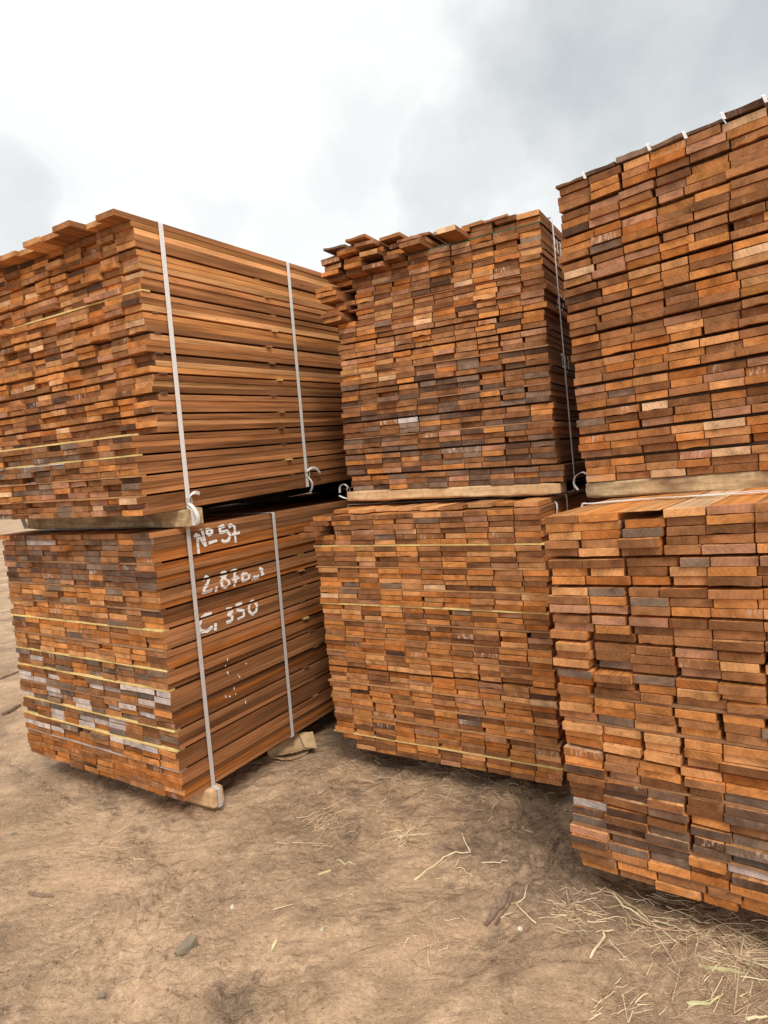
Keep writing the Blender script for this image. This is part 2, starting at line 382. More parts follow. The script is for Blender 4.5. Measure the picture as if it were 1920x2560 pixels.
def plank_geo(x0, x1, z0, z1, y0, y1, tint, warp, rough, rot, chalk, shear):
    """one sawn board: chamfered section, slightly irregular end; returns verts, faces, material ids, gp"""
    ch = .0012
    n_in = 3 if rough else 1
    def edge(xa, xb, z, sgn, amp):
        pts = []
        k = n_in + 1
        for i in range(k + 1):
            u = i / k; x = xa + (xb - xa) * u
            zz = z + (random.uniform(-amp, amp * .3) * sgn if 0 < i < k else 0)
            pts.append((x, zz))
        return pts
    sec = [(x0, z0 + ch)] + edge(x0 + ch, x1 - ch, z0, -1, .004 if rough == 1 else (.0008)) + [(x1, z0 + ch), (x1, z1 - ch)] + edge(x1 - ch, x0 + ch, z1, 1, .003 if rough == 2 else .0006) + [(x0, z1 - ch)]
    n = len(sec); cx, cz = (x0 + x1) / 2, (z0 + z1) / 2
    cr_, sr_ = math.cos(rot), math.sin(rot)
    def ring(y, ins, wx=0.0, wz=0.0):
        r = []
        for (x, z) in sec:
            dx, dz = x - cx, z - cz
            dx -= ins * (1 if dx > 0 else -1); dz -= ins * (1 if dz > 0 else -1)
            r.append((cx + dx * cr_ - dz * sr_ + wx, y + shear * dx, cz + dx * sr_ + dz * cr_ + wz))
        return r
    L = y1 - y0
    ys = [(y0, .0009, 0, 0), (y0 + .0016, 0, 0, 0), (y0 + L * .5, 0, warp, 0), (y1, 0, 0, 0)]
    vs = []
    for (y, i, wx, wz) in ys: vs += ring(y, i, wx, wz)
    fs, mi = [], []
    fs.append(tuple(range(n))); mi.append(0)
    fs.append(tuple(range(3 * n + n - 1, 3 * n - 1, -1))); mi.append(0)
    for k in range(3):
        for i in range(n):
            a = k * n + i; b_ = k * n + (i + 1) % n
            fs.append((b_, a, a + n, b_ + n)); mi.append(0 if k == 0 else 1)
    return vs, fs, mi

def make_bundle(key, prm, origin_right, ncol, groups, L, label, weights, endj, sidej, board_w, lath_y, over=None, dyprof=None, dxprof=None,
                under_beams=(), bearer_h=.07, bearer_mat=None, straps=(), strap_mat=None, gapp=.1, toplayer=None, lath_t=.008, label_b=None):
    x, y, z, yaw, sw, slp, Wd, H, lx, ly = prm
    root = bpy.data.objects.new('lumber_bundle', None); C.objects.link(root)
    root.location = (x, y, z); root.rotation_euler = (0, 0, yaw); root.empty_display_size = .2
    tag(root, label, 'lumber bundle', 'strapped bundles of sawn planks')
    ca, sa = math.cos(yaw), math.sin(yaw)
    llx, lly = lx * ca + ly * sa, -lx * sa + ly * ca        # world lean -> local
    def F(p):                                               # box space -> root space
        X_, Y_, Z_ = p
        return (X_ + llx * Z_, Y_ + lly * Z_, Z_ + sw * X_ + slp * Y_)
    def toworld(p):
        q = F(p); return (x + q[0] * ca - q[1] * sa, y + q[0] * sa + q[1] * ca, z + q[2])
    def box2root(pts): return [F(p) for p in pts]
    nrows = sum(g_[0] for g_ in groups); nl = len(groups) - 1
    pitch = (H - nl * lath_t) / nrows
    rows = []; laths = []; zc = 0.0
    for gi, (n, kind) in enumerate(groups):
        for k in range(n): rows.append((zc, pitch, gi, k)); zc += pitch
        if gi < nl: laths.append((zc, kind)); zc += lath_t
    info = dict(root=root, F=F, rows=[], H=H)
    cands = []
    drift = [random.uniform(-1, 1) for _ in range(ncol + 2)]
    x_start = -Wd if origin_right else 0.0
    n_tot = ncol if origin_right else ncol
    gdy = 0.0
    for ri, (z0, pt, gi, k) in enumerate(rows):
        if k == 0:
            gdx = random.gauss(0, .0016); gdy = random.gauss(0, endj * .35)
            gdrift = [random.gauss(0, .004) for _ in range(ncol + 2)]
            ggap = [random.uniform(.005, .011) if random.random() < (.34 if key == 'RL' else (.12 if key == 'RU' else .05)) else 0 for _ in range(ncol + 2)]
        w = (z0 + pt / 2) / H
        rdx = gdx + random.gauss(0, sidej * .5)
        rdy = gdy
        if dyprof: rdy += dyprof(w, ri)
        if dxprof: rdx += dxprof(w, ri)
        # column boundaries
        cw = (Wd / ncol) if origin_right else board_w
        xs = []
        for c_ in range(ncol + 1):
            j = gdrift[c_] + random.gauss(0, .0055 if key[0] == 'R' else .0028) + .35 * cw * .1 * drift[c_]
            if c_ in (0, ncol): j = random.gauss(0, sidej) * (1.0 if (c_ == ncol) == origin_right else .8)
            xs.append(x_start + c_ * cw + j + rdx)
        info['rows'].append((z0, z0 + pt, xs[-1]))
        for c_ in range(ncol):
            gapx = random.uniform(.0012, .0042)
            gapx += ggap[c_]
            if random.random() < gapp: gapx = random.uniform(.008, .016)
            t = pt - (random.uniform(.0001, .0006) if (origin_right and c_ == ncol - 1) else random.uniform(.0004, .0018))
            xa, xb = xs[c_] + (gapx if c_ > 0 else 0), xs[c_ + 1]
            if gapp > .2 and c_ > 0 and random.random() < .15: xa += random.uniform(0, .008)
            dy = rdy + random.gauss(0, endj)
            if random.random() < .06: dy += random.gauss(0, endj * 2)
            y0, y1 = dy, L + random.gauss(0, .006)
            zb = z0
            rot = random.gauss(0, .0028)
            if over and (ri, c_) in over:
                q = over[(ri, c_)]
                if q is None: continue
                dxo, dyo, dzo, ro = (list(q) + [0, 0, 0, 0])[:4]
                xa += dxo; xb += dxo; y0 = rdy + dyo; zb += dzo; rot += ro
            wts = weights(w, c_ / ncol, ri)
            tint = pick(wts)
            rough = 1 if random.random() < .09 else (2 if random.random() < .05 else 0)
            chalk = 1.0 if random.random() < .11 else random.uniform(0, .15)
            geo = plank_geo(xa, xb, zb, zb + t, y0, y1, tint, random.gauss(0, .002) if c_ in (0, ncol - 1) else 0, rough, rot, chalk, random.gauss(0, .03))
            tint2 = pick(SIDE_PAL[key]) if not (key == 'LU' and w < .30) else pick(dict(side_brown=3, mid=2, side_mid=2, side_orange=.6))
            cands.append([geo, tint, chalk, (xa, xb, zb, zb + t, y0), c_, ri, tint2])
    if toplayer:
        for (xa, xb, y0, y1, z0, t, rot, tint) in toplayer:
            geo = plank_geo(xa, xb, z0, z0 + t, y0, y1, tint, 0, 2, rot, .1, random.gauss(0, .06))
            cands.append([geo, tint, .2, (xa, xb, z0, z0 + t, y0), -1, len(rows), tint])
    # how large each shows in the photograph
    def area(pts):
        q = [project(toworld(p)) for p in pts]
        if any(a is None for a in q): return 0
        q = [(min(max(a[0], 0), 1920), min(max(a[1], 0), 2560)) for a in q]
        return abs(sum(q[i][0] * q[(i + 1) % len(q)][1] - q[(i + 1) % len(q)][0] * q[i][1] for i in range(len(q)))) / 2
    for c in cands:
        xa, xb, z0, z1, y0 = c[3]
        a = area([(xa, y0, z0), (xb, y0, z0), (xb, y0, z1), (xa, y0, z1)])
        if origin_right and c[4] == ncol - 1: a += area([(xb, y0, z0), (xb, y0 + 1.2, z0), (xb, y0 + 1.2, z1), (xb, y0, z1)]) * (1 if key[0] == 'L' else .25)
        if c[5] >= len(rows) - 1: a *= 1.4
        c.append(a)
    order = sorted(range(len(cands)), key=lambda i: -cands[i][7])
    big = set(order[:100])
    def emit(idx, name):
        V, Fc, M, T, G, K, T2 = [], [], [], [], [], [], []
        for i in idx:
            geo, tint, chalk, bb = cands[i][:4]
            vs, fs, mi = geo; base = len(V)
            off = (random.uniform(-.45, .45), random.uniform(0, 60), random.uniform(-.45, .45))
            cx, cz = (bb[0] + bb[1]) / 2, (bb[2] + bb[3]) / 2
            for v in vs:
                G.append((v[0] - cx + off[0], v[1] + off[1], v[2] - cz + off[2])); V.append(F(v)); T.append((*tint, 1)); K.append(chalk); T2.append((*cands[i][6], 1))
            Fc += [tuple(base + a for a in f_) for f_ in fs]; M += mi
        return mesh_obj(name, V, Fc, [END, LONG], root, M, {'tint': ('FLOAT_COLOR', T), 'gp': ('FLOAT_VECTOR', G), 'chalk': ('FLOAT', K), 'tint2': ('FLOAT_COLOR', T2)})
    for i in order[:100]: emit([i], 'plank')
    rest = emit(sorted(order[100:]), 'planks'); rest['kind'] = 'stuff'
    # laths between the layers
    for (lz, kind) in laths:
        for li, ly_ in enumerate(lath_y):
            wdt = random.uniform(.028, .04)
            w = lz / H
            base_dy = dyprof(w, 0) if dyprof else 0
            if li == 0:
                ya = base_dy + (random.uniform(-.004, .001) if kind not in 'd' else random.uniform(.028, .05))
            else: ya = ly_ + random.uniform(-.06, .06)
            xl = (-Wd if origin_right else 0) + random.uniform(-.012, .008); xr = (0 if origin_right else ncol * board_w) + random.uniform(-.004, .006)
            if key[0] == 'L' and li > 0 : xr += random.uniform(-.002, .014)
            if key == 'LL' and li == 0 and kind != 'd' : xr = random.uniform(-.012, .001)
            V = []; Fc = []
            k = 10
            dydx = random.uniform(-.012, .012) if li else 0
            th = lath_t - .0006
            for i in range(k + 1):
                u = i / k; xx = xl + (xr - xl) * u; yy = ya + dydx * u + random.uniform(-.0012, .0012)
                zt = random.uniform(-.0006, .0004); zb_ = random.uniform(-.0003, .0006)
                V += [F((xx, yy, lz + .0003 + zb_)), F((xx, yy + wdt, lz + .0003)), F((xx, yy + wdt, lz + th)), F((xx, yy, lz + th + zt))]
            for i in range(k):
                a = 4 * i
                for s in range(4): Fc.append((a + s, a + 4 + s, a + 4 + (s + 1) % 4, a + (s + 1) % 4))
            Fc += [(0, 1, 2, 3), (4 * k + 3, 4 * k + 2, 4 * k + 1, 4 * k)]
            mk = kind if li == 0 else random.choice('oydr')
            mesh_obj('spacer_strip', V, Fc, LATH[mk], root)
    # support beams, plus added beams that block light in the upper left gap
    for bt in under_beams:
        xa, xb, ya, yb = bt[:4]; bh = bt[4] if len(bt) > 4 else bearer_h
        V = []; Fc = []; k = 14
        for i in range(k + 1):
            u = i / k; xx = xa + (xb - xa) * u; j = lambda a: random.uniform(-a, a)
            cc = .006 + j(.002); e = 0.004 if i in (0, k) else 0
            h0 = -bh + e + j(.0015); h1 = -.0012 - e
            sec = [(ya + e, h0 + cc), (ya + cc, h0), (yb - cc, h0), (yb - e, h0 + cc), (yb - e, h1 - cc), (yb - cc, h1), (ya + cc, h1), (ya + e, h1 - cc)]
            V += [F((xx, a + j(.001), b_)) for a, b_ in sec]
        for i in range(k):
            a = 8 * i
            for s in range(8): Fc.append((a + s, a + 8 + s, a + 8 + (s + 1) % 8, a + (s + 1) % 8))
        Fc += [tuple(range(8)), tuple(range(8 * k + 7, 8 * k - 1, -1))]
        mesh_obj('bearer_or_light_blocker', V, Fc, bearer_mat if ya < .3 else BEAM_SHADE, root)
    # straps (closed bands around the bundle)
    xr_ = [r[2] for r in info['rows']]
    xR = max(xr_) if not origin_right else sorted(xr_)[int(len(xr_) * .97)]
    if not origin_right: xR = ncol * board_w + .01
    xL = (-Wd if origin_right else 0.0) - .012
    rz = [((r[0] + r[1]) / 2, r[2]) for r in info['rows']]
    best = None                                             # the tight straight line outside every plank edge
    for k_ in np.linspace(-.02, .02, 81):
        c0 = max(x_ - k_ * z_ for z_, x_ in rz); cost = sum(c0 + k_ * z_ - x_ for z_, x_ in rz)
        if best is None or cost < best[0]: best = (cost, c0, k_)
    hull = (lambda zz: best[1] + best[2] * zz) if origin_right else (lambda zz: xR)
    sobjs = []
    for sp in straps:
        ys_t, ys_b, low, wdt = sp[:4]
        zt = H + (sp[4] if len(sp) > 4 else .004)
        bR = sp[5] if len(sp) > 5 else 0.0                 # extra reach of the bearer on the right, at the bottom
        pts = []
        def Yz(zz): return ys_b + (ys_t - ys_b) * (zz / H)
        for zz in np.linspace(0.0, H - .006, 26):
            pts.append((hull(zz) + .0022, Yz(zz), zz))
        pts.append((pts[-1][0] - .001, Yz(H), zt - .003)); pts.append((pts[-1][0] - .006, Yz(H), zt))
        for u in np.linspace(.05, .95, 9): pts.append((xR + (xL - xR) * u, ys_t, zt))
        pts.append((xL + .006, ys_t, zt)); pts.append((xL, ys_t, zt - .006))
        for zz in np.linspace(H * .9, 0, 6): pts.append((xL, Yz(zz), zz))
        pts.append((xL + (.03 if low else 0), ys_b, -low - .002)); pts.append((0.5 * (xL + xR), ys_b, -low - .003)); pts.append((xR - .03 + bR, ys_b, -low - .003)); pts.append((xR + bR + .003, ys_b, -low + .004))
        if bR: pts.append((xR + bR + .004, ys_b, -.006))
        V, Fc = ribbon(box2root(pts), (0, 1, 0), wdt, .0012, True)
        so_ = mesh_obj('strap', V, Fc, strap_mat or STRAP, root); sobjs.append(so_)
    info['straps'] = sobjs; info['toworld'] = toworld
    return info

PR = {'LL': [-0.8567, 2.3201, 0.1043, -0.5743, -0.0074, 0.0006, 1.0869, 1.0309, -0.0232, 0.0446],
      'LU': [-0.8209, 2.4059, 1.2085, -0.5378, -0.0191, 0.0323, 1.149, 1.0853, 0.0082, -0.0367],
      'MU': [0.6552, 2.3749, 1.187, -0.5307, -0.0224, 0.0025, 0.9421, 1.0343, 0.0342, 0.0989],
      'ML': [0.5578, 2.2118, 0.0914, -0.537, -0.0055, -0.0046, 0.9946, 1.0197, -0.0126, -0.0065],
      'RU': [0.7174, 2.2462, 1.1836, -0.728, 0.0181, 0.0, 1.1, 1.0150, -0.0246, 0.0086],
      'RL': [0.4707, 1.7831, 0.0883, -0.6939, 0.044, 0.0, 1.1, 1.0357, -0.0174, 0.0042]}

# ---- lower left
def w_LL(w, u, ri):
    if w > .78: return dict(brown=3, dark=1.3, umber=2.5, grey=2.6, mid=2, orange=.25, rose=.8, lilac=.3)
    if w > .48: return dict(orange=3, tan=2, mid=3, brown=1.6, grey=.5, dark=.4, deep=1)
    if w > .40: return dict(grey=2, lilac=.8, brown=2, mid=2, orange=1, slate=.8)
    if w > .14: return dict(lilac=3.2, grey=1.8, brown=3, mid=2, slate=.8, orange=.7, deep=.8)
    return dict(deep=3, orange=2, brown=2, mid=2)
ov = {}
for c in (0, 3, 5): ov[(40, c)] = (random.uniform(-.01, .01), random.uniform(-.02, .01), random.uniform(.0, .006), random.uniform(-.03, .03))
LL = make_bundle('LL', PR['LL'], True, 10, [(5, 'w'), (3, 'y'), (3, 'y'), (3, 'r'), (3, 'y'), (3, 'y'), (3, 'r'), (3, 'y'), (3, 'r'), (3, 'r'), (4, 'r'), (5, '')], 3.5,
    'lower left bundle of brown planks with white painted number on its long side', w_LL, .0045, .0026, .1, (0, .80, 1.9, 3.3), over=ov,
    under_beams=[(-1.08, .030, .105, .170), (-1.08, .02, 1.6, 1.7), (-1.08, .02, 3.0, 3.1)], bearer_h=.078, bearer_mat=BEAM_PALE,
    straps=[(.164, .138, .078, .019, .003, .028), (.66, .618, .002, .0185, .003)], strap_mat=STRAP_G, gapp=.05, lath_t=.0085)
# ---- upper left
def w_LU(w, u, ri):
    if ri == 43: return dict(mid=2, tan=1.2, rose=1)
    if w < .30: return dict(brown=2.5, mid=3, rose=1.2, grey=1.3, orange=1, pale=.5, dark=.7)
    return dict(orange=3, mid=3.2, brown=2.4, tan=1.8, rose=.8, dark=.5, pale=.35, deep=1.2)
ov = {}
nr = 44
for c in range(11): ov[(nr - 1, c)] = (random.uniform(-.004, .004), -random.uniform(.05, .10), random.uniform(0, .002), random.gauss(0, .010))
ov[(nr - 1, 10)] = (0, -.078, 0, 0); ov[(nr - 1, 9)] = (0, -.05, .001, 0); ov[(nr - 1, 8)] = (0, -.115, .002, .015); ov[(nr - 1, 7)] = (0, -.085, .001, .0)
ov[(0, 0)] = None; ov[(1, 0)] = (.0, -.03, 0, .04)
LU = make_bundle('LU', PR['LU'], True, 11, [(3, 'o'), (3, 'o'), (3, 'y'), (3, 'y'), (3, 'd'), (3, 'd'), (3, 'd'), (3, 'd'), (3, 'd'), (3, 'd'), (3, 'y'), (3, 'd'), (3, 'd'), (5, '')], 3.5,
    'upper left bundle of orange planks with ragged ends, above the white painted numbers', w_LU, .0095, .0016, .1, (0, .70, 1.9, 3.3), over=ov,
    dyprof=lambda w, ri: -.115 if w < .285 else 0.0,
    under_beams=[(-1.04, .026, .055, .155), (-.70, -.62, .30, .95, .074), (-.98, -.90, .96, 1.5, .112), (-.98, -.90, 1.5, 2.2, .134), (-.98, -.90, 2.2, 3.35, .156), (-.89, -.42, 1.15, 1.25, .1), (-.89, -.2, 2.3, 2.4, .11), (-.89, -.05, 3.1, 3.2, .15)], bearer_h=.072, bearer_mat=BEAM_OLD,  # lengthwise pieces added, cross pieces cut back, to keep light out of the gap
    straps=[(.125, .102, .072, .0215, .003, .020), (.887, .876, .001, .021, .003)], gapp=.05, lath_t=.0076)
# ---- upper middle
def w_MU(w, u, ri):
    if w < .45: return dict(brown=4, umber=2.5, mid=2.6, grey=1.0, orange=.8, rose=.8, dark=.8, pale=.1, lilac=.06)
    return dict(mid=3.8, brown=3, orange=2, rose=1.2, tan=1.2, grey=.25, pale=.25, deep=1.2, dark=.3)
ov = {}
T = 43
for (r_, c, dx, dy, dz, ro) in [(T, 0, -.035, -.06, .004, .05), (T, 1, -.02, -.10, .012, .03), (T, 2, .0, -.05, .002, -.02), (T, 3, .01, -.02, .012, .02), (T, 4, 0, -.03, .004, 0), (T, 6, 0, -.012, .004, .02), (T, 8, 0, .0, .008, .01),
        (T - 1, 0, -.03, -.045, 0, .02), (T - 1, 1, 0, -.07, 0, 0), (T - 1, 2, .0, -.105, .0, 0), (T - 1, 3, .0, -.03, 0, 0), (T - 1, 4, .006, -.09, 0, .01), (T - 1, 6, .0, -.135, 0, 0),
        (T - 2, 0, -.03, -.06, 0, -.01), (T - 2, 1, 0, -.085, 0, 0), (T - 2, 2, 0, -.02, 0, 0), (T - 2, 3, 0, -.07, 0, 0), (T - 3, 0, -.02, -.03, 0, 0), (T - 3, 1, -.0, -.055, 0, 0), (T - 3, 2, 0, -.08, 0, 0),
        (T - 5, 0, -.075, -.05, 0, 0), (T - 6, 0, -.06, -.07, 0, 0), (T - 7, 0, -.05, -.06, 0, 0), (T - 9, 0, -.035, -.03, 0, 0), (T - 10, 0, -.05, -.07, 0, 0), (T - 11, 0, -.045, -.06, 0, 0)]:
    ov[(r_, c)] = (dx, dy, dz, ro)
ov[(T, 5)] = None
ov[(T - 1, 5)] = (0, .06, -.0, 0)
HM = PR['MU'][7] + .0006
tl = [(-.985, -.875, -.045, 3.3, HM + .004, .012, .06, PAL['mid']), (-.87, -.775, -.075, 3.3, HM + .016, .014, .02, PAL['umber']), (-.772, -.675, -.10, 3.3, HM + .006, .017, -.03, PAL['rose']), (-.60, -.50, -.03, 3.3, HM + .004, .014, .03, PAL['rose']),
      (-.94, -.83, -.085, 3.3, HM + .031, .012, -.03, PAL['umber']), (-.80, -.70, -.125, 3.3, HM + .030, .013, .02, PAL['mid']), (-.67, -.57, -.06, 3.3, HM + .020, .016, .03, PAL['mid']), (-.555, -.46, .0, 3.3, HM + .018, .012, -.04, PAL['brown']), (-.45, -.345, .012, 3.3, HM + .012, .015, .01, PAL['rose']),
      (-.32, -.225, -.004, 3.3, HM, .015, .0, PAL['mid']), (-.222, -.12, -.010, 3.3, HM + .0004, .011, .012, PAL['rose'])]
MU = make_bundle('MU', PR['MU'], True, 10, [(3, 'd'), (4, 'd'), (3, 'r'), (3, 'd'), (3, 'r'), (3, 'd'), (3, 'r'), (3, 'd'), (3, 'd'), (3, 'R'), (3, 'R'), (4, 'r'), (4, 'g'), (2, '')], 3.5,
    'upper middle bundle with messy planks jutting out at its top left', w_MU, .0042, .004, .1, (0, .9, 1.9, 3.3), over=ov,
    dxprof=lambda w, ri: (.026 if ri < 3 else 0.0),
    under_beams=[(-.946, .013, .0, .10), (-.94, .0, 1.5, 1.6), (-.94, .0, 3.1, 3.2)], bearer_h=.046, bearer_mat=BEAM_PALE,
    straps=[(.125, .134, .046, .013, .003, .0)], gapp=.06, lath_t=.0065, toplayer=tl)
# ---- lower middle
def w_ML(w, u, ri):
    if w > .80: return dict(mid=3, brown=3, orange=2.2, tan=1.2, pale=.3, rose=.8, grey=.25)
    return dict(orange=3.6, mid=3, brown=2.4, tan=1.6, deep=2, dark=.35, grey=.2, pale=.2, rose=.4)
ov = {}
T = 44
ov[(T - 2, 0)] = (-.030, -.03, 0, 0); ov[(T - 3, 0)] = (-.042, -.055, 0, .015); ov[(T - 1, 0)] = (-.012, -.01, 0, 0)
for r_ in (0, 1): ov[(r_, 0)] = None
ov[(2, 0)] = (.035, 0, 0, 0)
tl = []
xx = -.93
for i in range(9):
    wdt = random.uniform(.085, .12)
    tl.append((xx, xx + wdt - .003, random.uniform(.01, .10), 3.4, 1.0203 + random.uniform(.001, .004), random.uniform(.012, .019), random.gauss(0, .02), pick(dict(orange=1, tan=2, mid=1))))
    xx += wdt
ML = make_bundle('ML', PR['ML'], True, 10, [(3, 'y'), (4, 'o'), (3, 'o'), (3, 'o'), (3, 'd'), (3, 'o'), (3, 'o'), (3, 'r'), (3, 'y'), (3, 'o'), (4, 'o'), (4, 'y'), (6, '')], 3.5,
    'lower middle bundle of narrow orange planks crossed by thin pale strips, straw at its foot', w_ML, .0035, .0035, .1, (0, .9, 1.9, 3.3), over=ov,
    dxprof=lambda w, ri: 0.0,
    under_beams=[(-.93, -.03, .35, .45), (-.93, -.03, 1.6, 1.7), (-.93, -.03, 3.0, 3.1)], bearer_h=.075, bearer_mat=BEAM_OLD,
    straps=[(.30, .30, .075, .014, .024, -.02)], gapp=.05, lath_t=.0075, toplayer=tl)
# ---- upper right
def w_RU(w, u, ri):
    return dict(orange=3.4, mid=4.2, brown=2.8, rose=1.6, tan=1.4, grey=.22, pale=.3, dark=.12, deep=1.5)
ov = {}
T = 36
steps = [.0, .006, .012, .004, .002, .014, .004, .012, .002, .008]
for c in range(10): ov[(T, c)] = (0, -.004, .0, 0)
tl = [(i * .105 + .002, i * .105 + .101, -.006 + random.uniform(-.006, .004), 3.5, 1.0157 + steps[i] * .25, .010 + steps[i] * .75, random.gauss(0, .006), pick(dict(grey=2, dark=1, brown=1))) for i in range(10)]
RU = make_bundle('RU', PR['RU'], False, 10, [(3, 'd')] * 11 + [(3, '')], 3.5,
    'upper right bundle of thick planks with white strap showing in steps along its top edge', w_RU, .0045, .0045, .105, (0, .9, 1.9, 3.3), over=ov,
    dxprof=lambda w, ri: (.018 if ri < 2 else (.006 if ri < 3 else 0)),
    under_beams=[(.004, 1.05, .0, .11), (.0, 1.05, 1.5, 1.6), (.0, 1.05, 3.1, 3.2)], bearer_h=.057, bearer_mat=BEAM_OLD,
    straps=[(.30, .12, .057, .014, .024, -.05)], gapp=.06, lath_t=.0092, toplayer=tl)
# ---- lower right
def w_RL(w, u, ri):
    if w < .07: return dict(orange=2.5, deep=2, mid=1.5, grey=.4)
    if w < .30: return dict(dark=2, umber=5, grey=2.2, brown=3, mid=1, lilac=.15, orange=.4, rose=.5, slate=.4)
    if w < .5: return dict(orange=3.4, mid=3, tan=2, brown=2, deep=1.4, grey=.4, lilac=.1)
    return dict(mid=4, brown=3, orange=2.6, tan=1.4, rose=1, grey=.4, pale=.15, deep=.6)
ov = {}
T = 39
ov[(T, 0)] = (0, -.004, 0, 0); ov[(T - 1, 2)] = (.004, .004, -.0, .0); ov[(T, 2)] = None
ov[(T - 3, 2)] = (-.006, -.028, 0, 0)
for r_ in range(20, 27): ov[(r_, 0)] = (random.uniform(-.008, .002), random.uniform(-.02, .015), random.uniform(0, .002), random.gauss(0, .012))
tl = [(.2105, .3145, -.0025, 3.5, 1.0357 - .0045, .0042, 0, PAL['tan'])]
RL = make_bundle('RL', PR['RL'], False, 9, [(2, 'r'), (3, 'r'), (3, 'd'), (3, 'r'), (3, 'd'), (3, 'r'), (3, 'r'), (3, 'd'), (3, 'd'), (3, 'd'), (3, 'd'), (3, 'd'), (5, '')], 3.5,
    'lower right bundle with grey weathered planks towards its bottom, nearest the viewer', w_RL, .0055, .0045, .1045, (0, .9, 1.9, 3.3), over=ov,
    dxprof=lambda w, ri: (.022 if ri < 2 else 0),
    under_beams=[(.02, .95, .35, .45), (.02, .95, 1.6, 1.7), (.02, .95, 3.0, 3.1)], bearer_h=.075, bearer_mat=BEAM_OLD,
    straps=[(.30, .30, .075, .014, .004, -.05)], gapp=.06, lath_t=.0072, toplayer=tl)

# ------------------------------------------------------------------ painted lettering on the sides
def paint(info, strokes, width, name='painted_writing'):
    V, Fc = [], []; F = info['F']; q = 0
    for st in strokes:
        w = width * random.uniform(.85, 1.15)
        pts = [Vector((a, b)) for a, b in st]
        # densify
        dn = []
        for i in range(len(pts) - 1):
            k = max(1, int((pts[i + 1] - pts[i]).length / .006))
            for j in range(k): dn.append(pts[i].lerp(pts[i + 1], j / k))
        dn.append(pts[-1])
        L_, R_ = [], []
        for i, p in enumerate(dn):
            t = (dn[min(i + 1, len(dn) - 1)] - dn[max(0, i - 1)]).normalized(); n = Vector((-t.y, t.x))
            ww = w * random.uniform(.42, .56)
            L_.append(p + n * ww); R_.append(p - n * ww)
        q += 1
        for i in range(len(dn) - 1):
            poly0 = [L_[i], R_[i], R_[i + 1], L_[i + 1]]
            for (z0, z1, xs) in info['rows']:
                poly = poly0
                for (lim, sg) in ((z0 + .0005, 1), (z1 - .0016, -1)):
                    o_ = []
                    for j in range(len(poly)):
                        a, b = poly[j], poly[(j + 1) % len(poly)]
                        da, db = sg * (a.y - lim), sg * (b.y - lim)
                        if da >= 0: o_.append(a)
                        if (da >= 0) != (db >= 0): o_.append(a.lerp(b, da / (da - db)))
                    poly = o_
                    if len(poly) < 3: break
                if len(poly) < 3: continue
                base = len(V)
                for p in poly: V.append(F((xs + .0016 + q * .00004 + random.uniform(0, .00002), p.x, p.y)))
                Fc.append(tuple(range(base, base + len(poly))))
    return mesh_obj(name, V, Fc, PAINT, info['root'])
TXT = [[(0.200, 0.985), (0.212, 0.998), (0.216, 0.99), (0.215, 0.915)], [(0.219, 0.993), (0.252, 0.949)], [(0.243, 1.015), (0.255, 0.940)],
 [(0.282, 1.008), (0.296, 1.0), (0.293, 0.989), (0.278, 0.985), (0.266, 0.993), (0.268, 1.004), (0.281, 1.0085)], [(0.272, 0.951), (0.319, 0.956)],
 [(0.371, 1.012), (0.339, 1.007), (0.338, 0.985), (0.378, 0.988), (0.394, 0.966), (0.38, 0.945), (0.357, 0.944), (0.343, 0.954)],
 [(0.388, 1.002), (0.409, 1.011), (0.422, 1.001), (0.421, 0.931)], [(0.404, 0.968), (0.45, 0.97)],
 [(0.216, 0.808), (0.232, 0.82), (0.248, 0.81), (0.238, 0.791), (0.213, 0.775), (0.208, 0.758), (0.258, 0.760)], [(0.277, 0.770), (0.280, 0.748)],
 [(0.33, 0.822), (0.343, 0.812), (0.336, 0.802), (0.322, 0.795), (0.307, 0.783), (0.308, 0.766), (0.328, 0.755), (0.349, 0.763), (0.347, 0.779), (0.33, 0.793), (0.315, 0.806), (0.315, 0.817), (0.328, 0.822)],
 [(0.365, 0.813), (0.399, 0.817), (0.388, 0.797), (0.382, 0.748)], [(0.368, 0.78), (0.409, 0.784)],
 [(0.451, 0.793), (0.469, 0.779), (0.461, 0.762), (0.433, 0.76), (0.425, 0.774), (0.432, 0.788), (0.448, 0.792)], [(0.486, 0.755), (0.501, 0.768), (0.507, 0.754), (0.52, 0.767), (0.526, 0.752)],
 [(0.537, 0.797), (0.558, 0.790), (0.545, 0.779), (0.556, 0.768), (0.540, 0.763)],
 [(0.244, 0.666), (0.211, 0.668), (0.184, 0.656), (0.17, 0.635), (0.174, 0.611), (0.206, 0.603), (0.238, 0.613)], [(0.255, 0.623), (0.249, 0.594)],
 [(0.322, 0.664), (0.35, 0.662), (0.352, 0.648), (0.325, 0.642), (0.35, 0.627), (0.343, 0.611), (0.312, 0.61)],
 [(0.415, 0.668), (0.382, 0.668), (0.381, 0.646), (0.416, 0.637), (0.416, 0.612), (0.375, 0.608)],
 [(0.479, 0.667), (0.5, 0.639), (0.489, 0.614), (0.463, 0.607), (0.446, 0.63), (0.454, 0.652), (0.477, 0.666)]]
for a_, b_, l_ in ((0, 8, 'bundle number painted in white'), (8, 16, 'volume figure painted in white'), (16, 21, 'letter and length painted in white')): paint(LL, TXT[a_:b_], .0145)['label'] = l_
